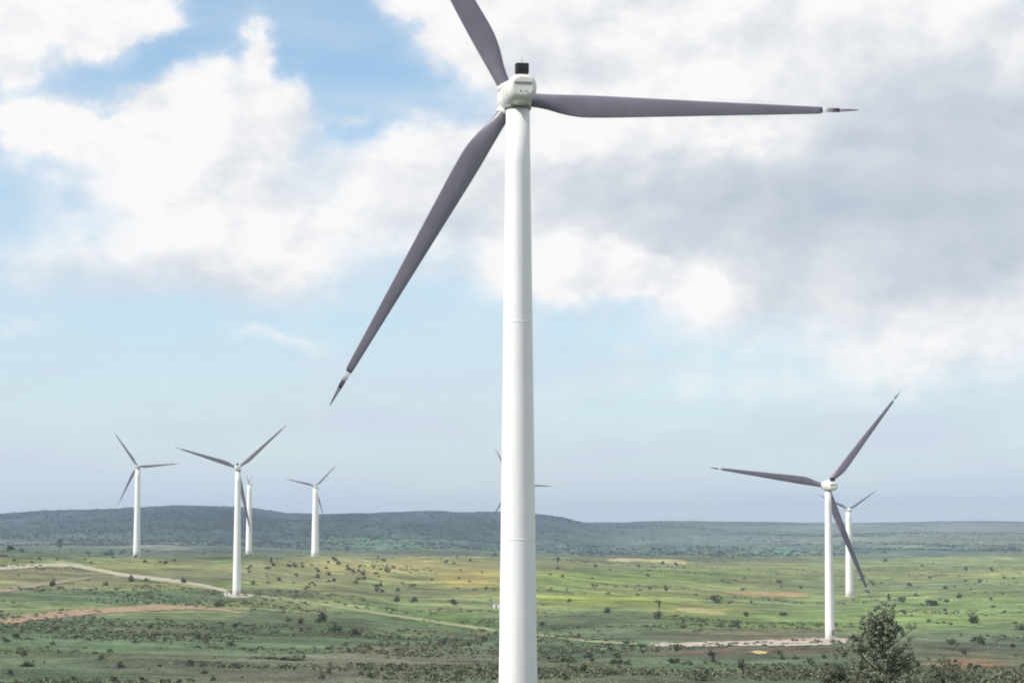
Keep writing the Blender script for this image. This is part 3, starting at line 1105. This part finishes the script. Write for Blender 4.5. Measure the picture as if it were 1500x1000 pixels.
ZONES = [
    ('small dark bush on the left ridge crest', 'bushes on the left ridge crest', (0, 330, 806, 826), 26, (5, 11)),
    ('bush on the scrubby slope right of the track turbine', 'bushes on the scrubby middle slope', (360, 560, 818, 872), 54, (6, 13)),
    ('small bush on the ochre slope left of the tall tower', 'bushes on the ochre slope', (520, 732, 812, 870), 22, (5, 10)),
    ('small bush on the far green plain', 'bushes on the far plain', (800, 1200, 824, 884), 34, (5, 10)),
    ('small bush on the pale green plain at the right', 'bushes on the right plain', (1260, 1500, 822, 915), 46, (6, 13)),
    ('low bush in the dark heath at the bottom left', 'bushes in the left foreground heath', (0, 720, 930, 998), 34, (7, 18)),
    ('low bush in bottom scrub between tower and big tree', 'bushes in the right foreground scrub', (800, 1210, 955, 998), 30, (8, 20)),
    ('low bush on the brown ground right of the big tree', 'bushes on the brown ground', (1390, 1500, 930, 998), 12, (8, 18)),
]
for lab, grp, (x0, x1, y0, y1), n, (w0, w1) in ZONES:
    spots = sorted((vrng.uniform(x0, x1), vrng.uniform(y0, y1)) for _ in range(n))
    for i, (x, y) in enumerate(spots):
        place = 'leftmost' if i == 0 else 'rightmost' if i == n - 1 else ordinal(i + 1) + ' from the left'
        put_bush(x, y, vrng.uniform(w0, w1), lab + ', ' + place, grp, vrng.uniform(0.55, 1.1))


# the big foreground tree and its neighbours, on the slope below the viewer
def big_tree(px, top_y, Y, half_px, label, seed, shape):
    u, _ = ray(px, HZ)
    base = Vector((u * Y, Y, float(height(u * Y, Y))))
    topz = at(px, top_y, Y).z
    h = topz - base.z
    w_ = half_px * Y / F
    root = empty('tree', base)
    tag(root, label, 'tree', 'trees near the viewer')
    rng = random.Random(seed)
    vs, fs = [], []
    tv, tf = [], []
    branch(tv, tf, Vector((0, 0, -0.3)), Vector((0.1, 0, h * 0.55)), 0.035 * h, 0.018 * h, 10)
    branch(tv, tf, Vector((0.1, 0, h * 0.55)), Vector((0, 0.1, h * 0.93)), 0.018 * h, 0.004 * h, 8)
    cl = []
    nb = 150
    for i in range(nb):
        f = (i + rng.random()) / nb
        z0 = h * (0.16 + 0.74 * f)
        a_ = rng.uniform(0, 2 * math.pi)
        reach = w_ * shape(0.16 + 0.80 * f) * rng.choice((rng.uniform(0.35, 0.85), rng.uniform(0.8, 1.25)))
        st = Vector((0.05, 0, z0))
        en = st + Vector((math.cos(a_) * reach, math.sin(a_) * reach, h * rng.uniform(0.04, 0.17)))
        branch(tv, tf, st, en, 0.010 * h * (1.1 - f), 0.002 * h, 5)
        for q in range(7):
            t_ = rng.uniform(0.3, 1.05)
            c = st.lerp(en, t_) + Vector((rng.gauss(0, .22), rng.gauss(0, .22), rng.gauss(0.05, .2))) * (h / 11)
            cl.append((c, rng.uniform(0.16, 0.42) * (1.15 - 0.5 * f) * (1.2 - 0.5 * t_) * h / 11))
    cl += [(Vector((rng.gauss(0, 0.05), 0.1, h * q)), 0.026 * h) for q in (0.84, 0.88, 0.92, 0.95)]
    cl.append((Vector((0.05, 0.0, h * 0.965)), 0.022 * h))
    vs, fs = leaf_cloud(rng, cl, 34, 0.075 * h / 11)
    link('trunk', mesh('trunk', tv, tf, True), M_BARK, root)
    link('crown', mesh('crown', vs, fs), M_TREE, root)
    return root


big_tree(1285, 896, 128, 168, 'large loose grey green tree at the bottom right, in front of the pad', 5,
         lambda f: 0.05 + 0.95 * (1 - f) ** 0.9 if f > 0.25 else 0.8)
big_tree(1372, 974, 118, 62, 'dark rounded tree top at the bottom right beside the large tree', 6,
         lambda f: math.sqrt(max(0.0, 1 - (f * 1.02) ** 3)))
big_tree(1222, 978, 122, 40, 'low dark tree top at the left foot of the large tree', 8,
         lambda f: math.sqrt(max(0.0, 1 - (f * 1.02) ** 3)))


# scrub nobody could count: one mass for the near land, one for the far woods
def clump_mass(name, pts, sizes, material, seed, label, per=14):
    rs = np.random.RandomState(seed)
    n = len(pts)
    pts = np.repeat(pts, per, 0)
    sz = np.repeat(sizes, per)
    m_ = n * per
    d = rs.normal(size=(m_, 3))
    d /= np.linalg.norm(d, axis=1, keepdims=True)
    d[:, 2] = np.abs(d[:, 2]) * 0.6
    c = pts + d * (sz * rs.uniform(0.25, 0.55, m_))[:, None]
    t1 = rs.normal(size=(m_, 3))
    t1 -= d * (t1 * d).sum(1, keepdims=True)
    t1 /= np.linalg.norm(t1, axis=1, keepdims=True)
    t2 = np.cross(d, t1)
    k1 = (sz * rs.uniform(0.14, 0.30, m_))[:, None]
    k2 = (sz * rs.uniform(0.10, 0.22, m_))[:, None]
    V = np.stack([c - t1 * k1, c - t2 * k2, c + t1 * k1, c + t2 * k2], 1).reshape(-1, 3)
    me = bpy.data.meshes.new(name)
    me.vertices.add(len(V))
    me.vertices.foreach_set('co', V.astype(np.float32).ravel())
    me.loops.add(len(V))
    me.loops.foreach_set('vertex_index', np.arange(len(V), dtype=np.int32))
    me.polygons.add(m_)
    me.polygons.foreach_set('loop_start', np.arange(0, len(V), 4, dtype=np.int32))
    me.update(calc_edges=True)
    o = link(name, me, material)
    tag(o, label, 'scrub', kind='stuff')
    return o


def scatter(n, d0, d1, thr, scale, seed, size, grow, jit=0.25):
    rs = np.random.RandomState(seed)
    a = np.radians(rs.uniform(-16.5, 16.5, n))
    d = np.exp(rs.uniform(math.log(d0), math.log(d1), n))
    x, y = np.sin(a) * d, np.cos(a) * d
    keep = (fbm(x / scale + 57, y / scale + 12, 4) + rs.uniform(-jit, jit, n)) > thr
    x, y, d = x[keep], y[keep], d[keep]
    z = height(x, y)
    return np.stack([x, y, z], -1), (size[0] + (size[1] - size[0]) * rs.uniform(0, 1, len(x)) ** 2) * (1 + grow * d)


p_, s_ = scatter(60000, 330, 4200, 0.27, 120, 3, (0.7, 2.6), 0.0003, 0.14)
clump_mass('heath_scrub', p_, s_, M_SCRUB, 4, 'low scrub and heath tufts spread over the rolling land', 12)
p_, s_ = scatter(90000, 340, 1500, -0.15, 60, 9, (0.3, 0.65), 0.0002, 0.3)
clump_mass('grass', p_, s_, leaf_mat('grass_blades', (0.21, 0.235, 0.125), 0.5), 10, 'tufts of rough grass over the nearer land', 3)
p_, s_ = scatter(34000, 4600, 9500, 0.08, 520, 5, (6, 12), 0.0)
clump_mass('distant_woods', p_, s_, M_WOOD, 6, 'far woods covering the blue hills', 7)

# ------------------------------------------------------------------ haze
zmin = float(GZ.min()) - 1.0
ztop = EYE + 115.0
hs = 15600.0
vs = [(x, y, z) for z in (zmin, ztop) for x, y in ((-hs, -hs), (hs, -hs), (hs, hs), (-hs, hs))]
fs = [(3, 2, 1, 0), (4, 5, 6, 7), (0, 1, 5, 4), (1, 2, 6, 5), (2, 3, 7, 6), (3, 0, 4, 7)]
hm = bpy.data.materials.new('haze_air')
hm.use_nodes = True
hm.node_tree.nodes.clear()
H_ = NT(hm.node_tree)
pv = H_.n('ShaderNodeVolumePrincipled')
pv.inputs['Color'].default_value = (0.64, 0.81, 1.0, 1)
pv.inputs['Density'].default_value = 5.6e-5
pv.inputs['Anisotropy'].default_value = 0.2
ho = H_.n('ShaderNodeOutputMaterial')
hm.node_tree.links.new(pv.outputs[0], ho.inputs['Volume'])
hz = link('haze', mesh('haze', vs, fs), hm)
tag(hz, 'thin pale summer haze over the land', 'haze', kind='stuff')
